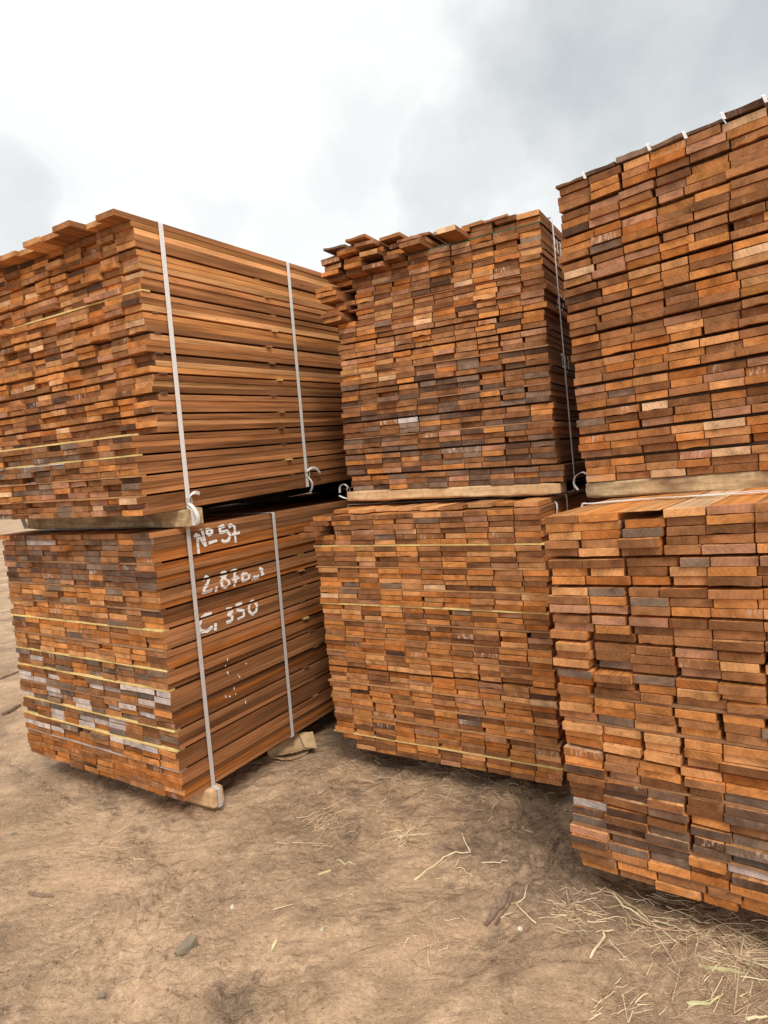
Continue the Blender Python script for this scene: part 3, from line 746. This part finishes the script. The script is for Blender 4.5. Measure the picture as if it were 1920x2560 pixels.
DRIP = [[(0.297, 0.465), (0.293, 0.453)], [(0.289, 0.437), (0.286, 0.424)], [(0.285, 0.413), (0.289, 0.397)], [(0.339, 0.383), (0.342, 0.368)], [(0.313, 0.353), (0.315, 0.343)], [(0.317, 0.334), (0.316, 0.323)], [(0.265, 0.318), (0.268, 0.307)], [(0.283, 0.309), (0.293, 0.302)], [(0.32, 0.307), (0.321, 0.3)], [(0.392, 0.414), (0.397, 0.408)], [(0.365, 0.26), (0.364, 0.247)]]
paint(LL, DRIP, .0048, 'paint_drips')
# white characters on the side of the upper middle bundle, half hidden behind the right stack
M1 = [[(.185, .985), (.205, .99), (.21, .965), (.187, .935), (.212, .93)], [(.245, .99), (.243, .925)], [(.275, .985), (.30, .985), (.285, .92)],
      [(.185, .745), (.188, .68)], [(.187, .742), (.215, .69)], [(.216, .75), (.219, .685)], [(.25, .735), (.28, .735), (.262, .68)],
      [(.19, .50), (.215, .505), (.195, .45), (.225, .452)], [(.255, .50), (.255, .43)], [(.29, .50), (.315, .49), (.29, .46), (.32, .44)]]
for a_, b_ in ((0, 1), (1, 2), (2, 3), (3, 6), (6, 7), (7, 8), (8, 9), (9, 10)): paint(MU, M1[a_:b_], .0115)
paint(LU, [[(1.42, 1.05), (1.45, 1.07), (1.47, 1.03)], [(1.50, 1.07), (1.50, 1.02), (1.53, 1.02)]], .012).data.materials[0] = plain('red_paint', (.55, .12, .08), .7)

# ------------------------------------------------------------------ strap buckles and tails
def curl(pts, k=8):
    out_ = []
    P = [Vector(p) for p in pts]
    for i in range(len(P) - 1):
        p0, p1, p2, p3 = P[max(0, i - 1)], P[i], P[i + 1], P[min(len(P) - 1, i + 2)]
        for j in range(k):
            t = j / k
            out_.append(.5 * ((2 * p1) + (-p0 + p2) * t + (2 * p0 - 5 * p1 + 4 * p2 - p3) * t * t + (-p0 + 3 * p1 - 3 * p2 + p3) * t ** 3))
    out_.append(P[-1]); return out_
def buckle(info, strap, x, y, z, w=.019, h=.024):
    F = info['F']
    path = curl([(x + .004, y - w * .55, z + h * .5), (x + .006, y + w * .55, z + h * .5), (x + .006, y + w * .62, z - h * .4), (x + .004, y - w * .45, z - h * .5), (x + .004, y - w * .75, z - h * .1), (x + .004, y - w * .55, z + h * .5)], 5)
    V, Fc = tube([F(p) for p in path], .0018, 6)
    return mesh_obj('buckle', V, Fc, WIRE, strap)
def tail(info, strap, pts, side, w=.018):
    P = [Vector(info['F'](p)) for p in curl(pts)]
    V, Fc = ribbon(P, side, w, .0012)
    return mesh_obj('strap_tail', V, Fc, STRAP, strap)
# upper left, first strap
s = LU['straps'][0]
buckle(LU, s, .006, .102, .028)
tail(LU, s, [(.010, .100, .034), (.020, .108, .052), (.026, .125, .058), (.022, .150, .050)], (0, .45, .9), .014)
tail(LU, s, [(.010, .104, .018), (.030, .106, -.005), (.042, .108, -.035), (.036, .106, -.066), (.020, .104, -.073)], (0, 1, 0), .020)
s = LU['straps'][1]
buckle(LU, s, .006, .877, .066, .022, .03)
tail(LU, s, [(.010, .875, .078), (.022, .90, .092), (.022, .94, .085), (.018, .975, .060)], (0, .5, .85), .014)
tail(LU, s, [(.010, .882, .050), (.020, .895, .02), (.018, .897, -.005), (.012, .888, -.024)], (0, 1, 0), .014)
# upper middle, at its left foot
s = MU['straps'][0]
tail(MU, s, [(-.965, .05, .012), (-.985, .045, .030), (-1.008, .045, .020), (-1.012, .045, -.008)], (0, 1, 0), .014)
tail(MU, s, [(-.958, .06, -.03), (-.985, .055, -.036), (-1.02, .05, -.022)], (0, 1, .2), .012)
buckle(MU, s, -.972, .05, .004, .014, .018)
# upper right, at its left foot
s = RU['straps'][0]
tail(RU, s, [(-.004, .05, .026), (-.025, .05, .036), (-.052, .05, .022), (-.060, .05, -.004), (-.046, .05, -.028)], (0, 1, .15), .014)
tail(RU, s, [(-.004, .06, .004), (-.014, .06, -.014), (-.018, .06, -.036), (-.008, .06, -.055), (.03, .06, -.060)], (0, 1, 0), .016)
buckle(RU, s, -.014, .055, .010, .010, .016)
# stepped strap along the top edge of the upper right bundle
for i in (1, 3, 4, 5, 6):      # a bit of white band folded down in each joint
    x_ = i * .105; zt = 1.0157 + max(steps[i - 1], steps[i]) + .010
    V, Fc = ribbon([RU['F'](p) for p in ((x_ - .006, .05, zt + .003), (x_ - .004, -.006, zt + .003), (x_ - .001, -.012, zt - .002), (x_ + .005, -.0125, zt - .022))], (1, 0, 0), .009, .0014)
    mesh_obj('strap_fold', V, Fc, STRAP, RU['straps'][0])
# strap lying over the top of the lower right and lower middle bundles
def over_top(info, pts, w, mat):
    V, Fc = ribbon([info['F'](p) for p in curl(pts, 4)], (0, 1, 0), w, .0014)
    mesh_obj('strap', V, Fc, mat, info['root'])
over_top(RL, [(-.006, .285, .94), (-.006, .29, 1.035), (.02, .30, 1.0405), (.2, .30, 1.0420), (.45, .235, 1.0405), (.95, .2, 1.0405)], .013, STRAP)
over_top(ML, [(-.30, .40, 1.046), (-.17, .40, 1.044), (-.09, .36, 1.043), (-.012, .235, 1.0235), (.008, .19, 1.004), (.0085, .18, .95), (.009, .17, .6), (.009, .17, .02)], .014, STRAP)

# ------------------------------------------------------------------ flattened cardboard under the second strap of the lower left bundle
def gz(px, py, z):
    d = pixel_ray(px, py); t = (z - CAM_H) / d.z; return Vector((d.x * t, d.y * t, z))
def cardboard():
    root = bpy.data.objects.new('cardboard_piece', None); C.objects.link(root)
    o_ = gpt(715, 1885); root.location = o_
    tag(root, 'folded brown cardboard piece with a torn scalloped edge, under the left bundle', 'cardboard')
    gh = o_.z
    def lerpl(P, u):
        u *= len(P) - 1; i = min(int(u), len(P) - 2); return P[i].lerp(P[i + 1], u - i)
    up_lip = [gz(677, 1890, gh + .022), gz(708, 1887, gh + .026), gz(735, 1880, gh + .030), gz(760, 1871, gh + .034), gz(791, 1868, gh + .036)]
    up_back = [gz(668, 1878, gh + .040), gz(700, 1858, gh + .058), gz(728, 1838, gh + .066), gz(755, 1832, gh + .070), gz(781, 1829, gh + .072)]
    lo_lip = [gz(672, 1892, gh + .012), gz(708, 1901, gh + .008), gz(730, 1897, gh + .008), gz(752, 1889, gh + .008), gz(770, 1881, gh + .008)]
    lo_back = [gz(666, 1886, gh + .010), gz(700, 1884, gh + .006), gz(730, 1878, gh + .006), gz(755, 1868, gh + .006), gz(785, 1862, gh + .006)]
    for name, lip, back, conc, seed in (('upper_flap', up_lip, up_back, .014, 1), ('lower_flap', lo_lip, lo_back, .0, 2)):
        nu, nv = 60, 10; V = []; Fc = []; rr = np.random.RandomState(seed)
        for j in range(nv + 1):
            v = j / nv
            for i in range(nu + 1):
                u = i / nu
                p = lerpl(lip, u).lerp(lerpl(back, u), v)
                sc = abs(math.sin(u * 9 * math.pi)) * (1 if .1 < u < .8 else .15)
                rim = max(0, 1 - v * 5)
                p = p + Vector((0, 0, -conc * math.sin(v * math.pi) + .006 * rim * (sc - .2) + rr.uniform(-.0007, .0007) + .003 * math.sin(u * 7 + v * 3)))
                if j == 0:
                    f_ = (lerpl(lip, u) - lerpl(back, u)); f_.z = 0
                    p = p + f_.normalized() * (.007 * sc)
                V.append(p - o_)
        m1 = (nu + 1) * (nv + 1)
        V += [v_ - Vector((0, 0, .0035)) for v_ in V]
        for j in range(nv):
            for i in range(nu):
                a = j * (nu + 1) + i; Fc.append((a, a + 1, a + nu + 2, a + nu + 1)); Fc.append((m1 + a + nu + 1, m1 + a + nu + 2, m1 + a + 1, m1 + a))
        for i in range(nu):
            Fc.append((m1 + i, m1 + i + 1, i + 1, i)); a = nv * (nu + 1) + i; Fc.append((a, a + 1, m1 + a + 1, m1 + a))
        for j in range(nv):
            a = j * (nu + 1); Fc.append((a, a + nu + 1, m1 + a + nu + 1, m1 + a)); a += nu; Fc.append((m1 + a, m1 + a + nu + 1, a + nu + 1, a))
        mesh_obj(name, V, Fc, CARD, root)
    # the bent-over right end and its crease
    a0, a1, a2, a3 = gz(748, 1836, gh + .074), gz(762, 1868, gh + .041), gz(792, 1869, gh + .040), gz(782, 1828, gh + .077)
    V = []; 
    for q in (a0, a1, a2, a3): V.append(q - o_)
    V += [v_ - Vector((0, 0, .003)) for v_ in V]
    mesh_obj('end_flap', V, [(0, 1, 2, 3), (7, 6, 5, 4), (0, 4, 5, 1), (1, 5, 6, 2), (2, 6, 7, 3), (3, 7, 4, 0)], CARD, root)
cardboard()

# ------------------------------------------------------------------ stones, bark, scraps
def stone(px, py, r, sx, sy, sz, mat, name, label, cat, rot=0, seed=0, group=None):
    rr = np.random.RandomState(seed); import bmesh
    bm = bmesh.new(); bmesh.ops.create_icosphere(bm, subdivisions=4, radius=1)
    pl = [(Vector(rr.randn(3)).normalized(), rr.uniform(.36, .66)) for _ in range(9)]
    for v in bm.verts:
        p = v.co.copy()
        for n_, d_ in pl:
            e = p.dot(n_) - d_
            if e > 0: p -= n_ * e
        p *= 1 + .012 * rr.randn()
        v.co = Vector((p.x * sx * r, p.y * sy * r, p.z * sz * r))
    me = bpy.data.meshes.new(name); bm.to_mesh(me); bm.free(); me.materials.append(mat)
    o_ = bpy.data.objects.new(name, me); C.objects.link(o_)
    o_.location = gpt(px, py, r * sz * .25); o_.rotation_euler = (0, 0, rot)
    tag(o_, label, cat, group)
stone(463, 2378, .048, 1.2, .8, .62, ROCK, 'rock', 'flat grey-brown angular rock half sunk in the mud at the lower left', 'rock', .5, 3)
stone(583, 2275, .009, 1.2, 1, .8, CHALKST, 'pebble', 'small pale pebble on bare mud right of the grey rock', 'pebble', .2, 4, 'loose pebbles on the mud')
stone(256, 2495, .013, 1, 1.4, .9, ROCK, 'stone', 'small dark stone stump near the bottom left of the ground', 'stone', .3, 5)
stone(805, 2325, .008, 1.3, 1, .7, CHALKST, 'pebble', 'small white pebble in a groove below the middle straw heap', 'pebble', 1.2, 6, 'loose pebbles on the mud')
stone(945, 1950, .014, 1.4, 1, .5, ROCK, 'stone', 'grey stone among the straw in front of the middle bundle', 'stone', 1.2, 8)
stone(1302, 2323, .008, 1.3, 1, .8, CHALKST, 'pebble', 'round tan pebble beside the broken bark strip', 'pebble', .2, 9, 'loose pebbles on the mud')
stone(37, 2085, .012, 1.3, 1, .6, ROCK, 'stone', 'small grey stone near the left edge of the ground', 'stone', .2, 10)

def slab(p0, p1, width, th, mat, name, label, cat, jag=.15, bend=.0, group=None):
    """a flat splinter lying from pixel p0 to pixel p1"""
    A, B = gpt(*p0), gpt(*p1); d = (B - A); n_ = Vector((-d.y, d.x, 0)).normalized()
    V, Fc = [], []; k = 12
    for i in range(k + 1):
        u = i / k; c = A.lerp(B, u) + n_ * bend * math.sin(u * math.pi); c.z = float(ground_h(c.x, c.y)) - .012
        w = width * (1 - .5 * abs(2 * u - 1) ** 4) * random.uniform(1 - jag, 1 + jag) / 2; z_ = c.z + .001
        z1_ = z_ + th * random.uniform(.8, 1.2)
        V += [Vector((c.x, c.y, 0)) - n_ * w + Vector((0, 0, z_)), Vector((c.x, c.y, 0)) + n_ * w + Vector((0, 0, z_)), Vector((c.x, c.y, 0)) + n_ * w * .9 + Vector((0, 0, z1_)), Vector((c.x, c.y, 0)) - n_ * w * .9 + Vector((0, 0, z1_ + th * .3))]
    for i in range(k):
        a = 4 * i
        for s_ in range(4): Fc.append((a + s_, a + (s_ + 1) % 4, a + 4 + (s_ + 1) % 4, a + 4 + s_))
    Fc += [(3, 2, 1, 0), (4 * k, 4 * k + 1, 4 * k + 2, 4 * k + 3)]
    org = (A + B) / 2
    o_ = mesh_obj(name, [v - org for v in V], Fc, mat); o_.location = org; tag(o_, label, cat, group); return o_
slab((1213, 2316), (1272, 2230), .020, .0045, BARK, 'bark_strip', 'wide strip of brown split bark lying on the mud before the right bundle', 'bark', .06)
slab((1238, 2314), (1284, 2236), .009, .004, BARK, 'bark_strip', 'narrow dark bark splinter touching the wide bark strip', 'bark', .15)
slab((1180, 1996), (1228, 1978), .018, .006, BARK, 'wood_chip', 'brown wood chip among straw below the middle bundle', 'wood chip')
slab((1328, 2140), (1336, 2185), .018, .006, BARK, 'wood_chip', 'upright-lying wood chip beside the left corner of the right bundle', 'wood chip')
slab((72, 2232), (134, 2242), .016, .003, BARK, 'bark_strip', 'thin bark flake near the left edge of the mud', 'bark')
slab((0, 1700), (46, 1682), .03, .012, BARK, 'bark_strip', 'dark splinter by the left edge beyond the lower left bundle', 'bark')
slab((5, 1790), (52, 1766), .03, .012, BARK, 'bark_strip', 'dark splinter pointing at the foot of the lower left bundle', 'bark')
slab((680, 2378), (692, 2350), .010, .003, GREEN, 'leaf_scrap', 'short wide yellow-green leaf scrap right of the grey rock', 'leaf scrap', .1)
slab((842, 2153), (890, 2163), .006, .003, GREEN, 'leaf_scrap', 'thin yellow-green leaf scrap on the middle of the mud', 'leaf scrap', .2, .004)
slab((795, 2188), (828, 2178), .007, .003, GREEN, 'leaf_scrap', 'green-yellow leaf scrap left of the thin curved leaf', 'leaf scrap', .2, .003)
slab((1745, 2415), (1862, 2436), .008, .004, GREEN, 'leaf_scrap', 'long pale green stalk under the straw heap at lower right', 'leaf scrap', .1, .003)
slab((1715, 2510), (1775, 2513), .008, .004, GREEN, 'leaf_scrap', 'pale green stalk lying level near the bottom right', 'leaf scrap', .1)

# ------------------------------------------------------------------ straw
SV, SF, ST = [], [], []
def stalk_path(A, B, kink=.0):
    d = B - A; n_ = Vector((-d.y, d.x, 0)); r_ = random.random()
    if r_ < .5: ks = [(0, 0), (1, 0)]                                   # straight
    elif r_ < .85: q = random.uniform(.25, .75); ks = [(0, 0), (q - .03, random.uniform(-1, 1) * kink * 2.4), (q + .05, random.uniform(-1, 1) * kink * 2.2), (1, 0)]   # snapped
    else: a_ = random.uniform(-1, 1) * kink * 1.5; ks = [(0, 0), (.25, a_ * .7), (.5, a_), (.75, a_ * .7), (1, 0)]
    pts = []
    for i in range(len(ks) - 1):
        (u0, w0), (u1, w1) = ks[i], ks[i + 1]; k = max(1, int((u1 - u0) * 5))
        for q in range(k): f_ = q / k; pts.append((u0 + (u1 - u0) * f_, w0 + (w1 - w0) * f_))
    pts.append(ks[-1]); out_ = []
    for u, w in pts:
        p = A.lerp(B, u) + n_ * w; p.z = float(ground_h(p.x, p.y)) - .012 + .0020; out_.append(p)
    return out_
def add_straw(A, B, r, kink):
    P = stalk_path(A, B, kink); L_ = len(P)
    lift = random.uniform(.002, .022) if random.random() < .35 else 0
    for i, p in enumerate(P): p.z += lift * i / L_
    k0 = len(SV); tube(P, [r * (1.1 - .5 * i / L_) for i in range(L_)], 4, SV, SF)
    c = random.choice([(.68, .52, .31), (.60, .43, .25), (.50, .34, .21), (.56, .36, .24), (.78, .65, .43), (.70, .55, .33), (.34, .23, .15), (.44, .30, .19)]); v = random.uniform(.8, 1.1)
    ST.extend([(c[0] * v, c[1] * v, c[2] * v, 1)] * (len(SV) - k0))
def cluster(px, py, n, spread_x, spread_y, lmin, lmax, ang=None, r=(.0009, .0017), kink=.12):
    for _ in range(int(n * .7)):
        qx, qy = px + random.gauss(0, spread_x), py + random.gauss(0, spread_y)
        if qy < 1900 and qx < 1400 and qx > 560: qy = 1900 + abs(qy - 1900) * .3
        A = gpt(qx, qy); a = random.uniform(0, math.tau) if ang is None else random.gauss(ang, .5)
        l = random.uniform(lmin, lmax) * random.uniform(.5, 1)
        add_straw(A, A + Vector((math.cos(a) * l, math.sin(a) * l, 0)), random.uniform(*r) * .85, kink)
cluster(1080, 1945, 110, 110, 26, .03, .15)
cluster(1250, 1985, 60, 70, 20, .03, .12)
cluster(1000, 2010, 60, 90, 40, .02, .10)
cluster(880, 1905, 40, 60, 18, .04, .15)
cluster(800, 2050, 60, 40, 35, .03, .14, .6)
cluster(1000, 2090, 60, 22, 14, .03, .12)
cluster(790, 2070, 40, 22, 16, .02, .10, .8)
cluster(930, 2050, 26, 60, 30, .03, .14, .2)
cluster(1160, 2120, 26, 70, 50, .02, .08)
cluster(1420, 2270, 60, 38, 28, .03, .12, -.7, (.001, .002))
cluster(1600, 2300, 80, 90, 50, .03, .16, -.7, (.001, .002))
cluster(1840, 2390, 70, 38, 28, .04, .16, None, (.001, .002))
cluster(1780, 2330, 60, 90, 40, .03, .14, -.5, (.001, .002))
cluster(1700, 2420, 60, 110, 60, .03, .14, .7, (.0009, .0018))
cluster(1560, 2520, 40, 60, 24, .02, .09, .4, (.0009, .0018))
cluster(1860, 2500, 40, 60, 40, .03, .12, .5, (.0009, .0018))
cluster(1200, 2300, 24, 80, 40, .02, .07)
cluster(1080, 2370, 14, 50, 30, .02, .07)
cluster(260, 2120, 22, 60, 20, .02, .12, .3)
cluster(400, 2300, 16, 50, 40, .02, .07)
cluster(390, 2010, 14, 40, 26, .02, .10, 1.0)
cluster(960, 2250, 60, 500, 160, .01, .05, None, (.0007, .0013))
cluster(700, 2400, 50, 500, 100, .008, .03, None, (.0007, .0014))
cluster(300, 2200, 50, 250, 150, .01, .05, None, (.0007, .0013))
for (a, b, r) in [((1036, 2203), (1135, 2135), .0019), ((960, 2165), (968, 2265), .0014), ((690, 2108), (808, 2110), .0015), ((1205, 2158), (1270, 2160), .0017), ((898, 2055), (975, 2018), .0014),
        ((684, 2275), (732, 2262), .0012), ((424, 1988), (385, 2045), .0014), ((250, 2118), (330, 2120), .0013), ((1045, 2375), (1098, 2365), .0015), ((1100, 2325), (1104, 2372), .0012), ((1516, 2222), (1650, 2330), .002), ((1630, 2310), (1695, 2358), .002),
        ((1510, 2230), (1620, 2300), .0017), ((1725, 2320), (1770, 2340), .0015), ((1372, 2226), (1440, 2282), .0018), ((1556, 2488), (1570, 2556), .0013), ((1662, 2470), (1700, 2555), .001), ((1425, 2290), (1345, 2298), .0015), ((540, 2260), (495, 2300), .001), ((1226, 2245), (1245, 2225), .0013), ((900, 2060), (1020, 2022), .0011)]:
    add_straw(gpt(*a), gpt(*b), r, .07)
for (cx_, cy_, n_s, rad) in ((1845, 2392, 30, .12), (1010, 2092, 26, .10), (1830, 2400, 12, .20), (1420, 2275, 16, .10), (800, 2070, 14, .09)):
    c0 = gpt(cx_, cy_)
    for _ in range(n_s):
        a = random.uniform(0, math.tau); l1 = random.uniform(.3, 1) * rad; l2 = random.uniform(.05, .4) * rad; dv = Vector((math.cos(a), math.sin(a), 0)); j_ = Vector((random.gauss(0, .008), random.gauss(0, .008), 0))
        add_straw(c0 + j_ - dv * l2, c0 + j_ + dv * l1, random.uniform(.0009, .0019), .05)
# crumbs of soil
CV, CF = [], []
ICO = [(0, 0, 1), (.89, 0, .45), (.28, .85, .45), (-.72, .53, .45), (-.72, -.53, .45), (.28, -.85, .45), (.72, .53, -.45), (-.28, .85, -.45), (-.89, 0, -.45), (-.28, -.85, -.45), (.72, -.53, -.45), (0, 0, -1)]
ICF = [(0, 1, 2), (0, 2, 3), (0, 3, 4), (0, 4, 5), (0, 5, 1), (1, 6, 2), (2, 7, 3), (3, 8, 4), (4, 9, 5), (5, 10, 1), (6, 7, 2), (7, 8, 3), (8, 9, 4), (9, 10, 5), (10, 6, 1), (11, 7, 6), (11, 8, 7), (11, 9, 8), (11, 10, 9), (11, 6, 10)]
def crumbs(px, py, sx, sy, n, r0, r1):
    for _ in range(n):
        p = gpt(random.gauss(px, sx), min(2620, random.gauss(py, sy))); r = r0 + (r1 - r0) * random.random() ** 3; k = len(CV)
        for q in ICO: CV.append(p + Vector(q) * r * random.uniform(.6, 1.25) + Vector((0, 0, r * .2)))
        CF.extend([tuple(k + a for a in f_) for f_ in ICF])
crumbs(1330, 2080, 60, 60, 420, .002, .008)
crumbs(1380, 2180, 50, 40, 160, .002, .007)
crumbs(1480, 2300, 40, 40, 80, .002, .007)
crumbs(960, 2080, 260, 80, 160, .0012, .005)
crumbs(960, 2330, 560, 150, 1500, .0010, .0040)
crumbs(1150, 2050, 160, 70, 260, .0014, .0055)
crumbs(900, 2480, 500, 50, 300, .0012, .0052)
crumbs(300, 2200, 240, 130, 700, .0012, .0048)
crumbs(700, 2450, 60, 40, 80, .002, .006)
co_ = mesh_obj('soil_crumbs', CV, CF, GROUND_MAT); tag(co_, 'crumbs of broken soil lying on the mud', 'soil', kind='stuff')
# twiggy debris under the edge of the bundles
so_ = mesh_obj('straw', SV, SF, STRAW, attrs={'tint': ('FLOAT_COLOR', ST)}); tag(so_, 'loose dry straw scattered over the mud', 'straw', kind='stuff')

def big_stalk(pix, r, label, mat=STALK):
    P = []
    for i in range(len(pix) - 1):
        a, b = gpt(*pix[i]), gpt(*pix[i + 1])
        for j in range(4): P.append(a.lerp(b, j / 4))
    P.append(gpt(*pix[-1]))
    for p in P: p.z = float(ground_h(p.x, p.y)) - .012 + r + .001
    o0 = P[0].copy(); V, Fc = tube([p - o0 for p in P], [r * (1.15 - .4 * i / len(P)) for i in range(len(P))], 6)
    o_ = mesh_obj('dry_stalk', V, Fc, mat, smooth=True); o_.location = o0; tag(o_, label, 'stalk', 'long dry stalks on the mud')
big_stalk([(1036, 2203), (1100, 2155), (1140, 2132), (1176, 2133), (1155, 2085)], .0026, 'long pale stalk bent like a hook in the centre of the open mud')
big_stalk([(1475, 2400), (1512, 2345), (1508, 2333), (1535, 2328)], .0030, 'pale forked stalk curving up, left of the heap at lower right')
big_stalk([(1340, 2310), (1290, 2262), (1312, 2250), (1318, 2215)], .0020, 'kinked stalk standing off the right end of the bark strip')
big_stalk([(1245, 2302), (1285, 2282)], .0016, 'short stalk sticking out under the bark strip')
big_stalk([(1513, 2221), (1560, 2270), (1625, 2312), (1650, 2322), (1692, 2358)], .0026, 'longest bundle-like stalk running down from below the right bundle')
big_stalk([(1867, 2554), (1890, 2546), (1919, 2545)], .0036, 'thick pale stalk in the bottom right corner')
big_stalk([(1720, 2515), (1775, 2513), (1808, 2488)], .0030, 'yellow-green bent stalk near the bottom right', GREEN)
big_stalk([(1148, 2148), (1136, 2172), (1160, 2175), (1182, 2204)], .0018, 'zigzag stalk right of the long hooked stalk')
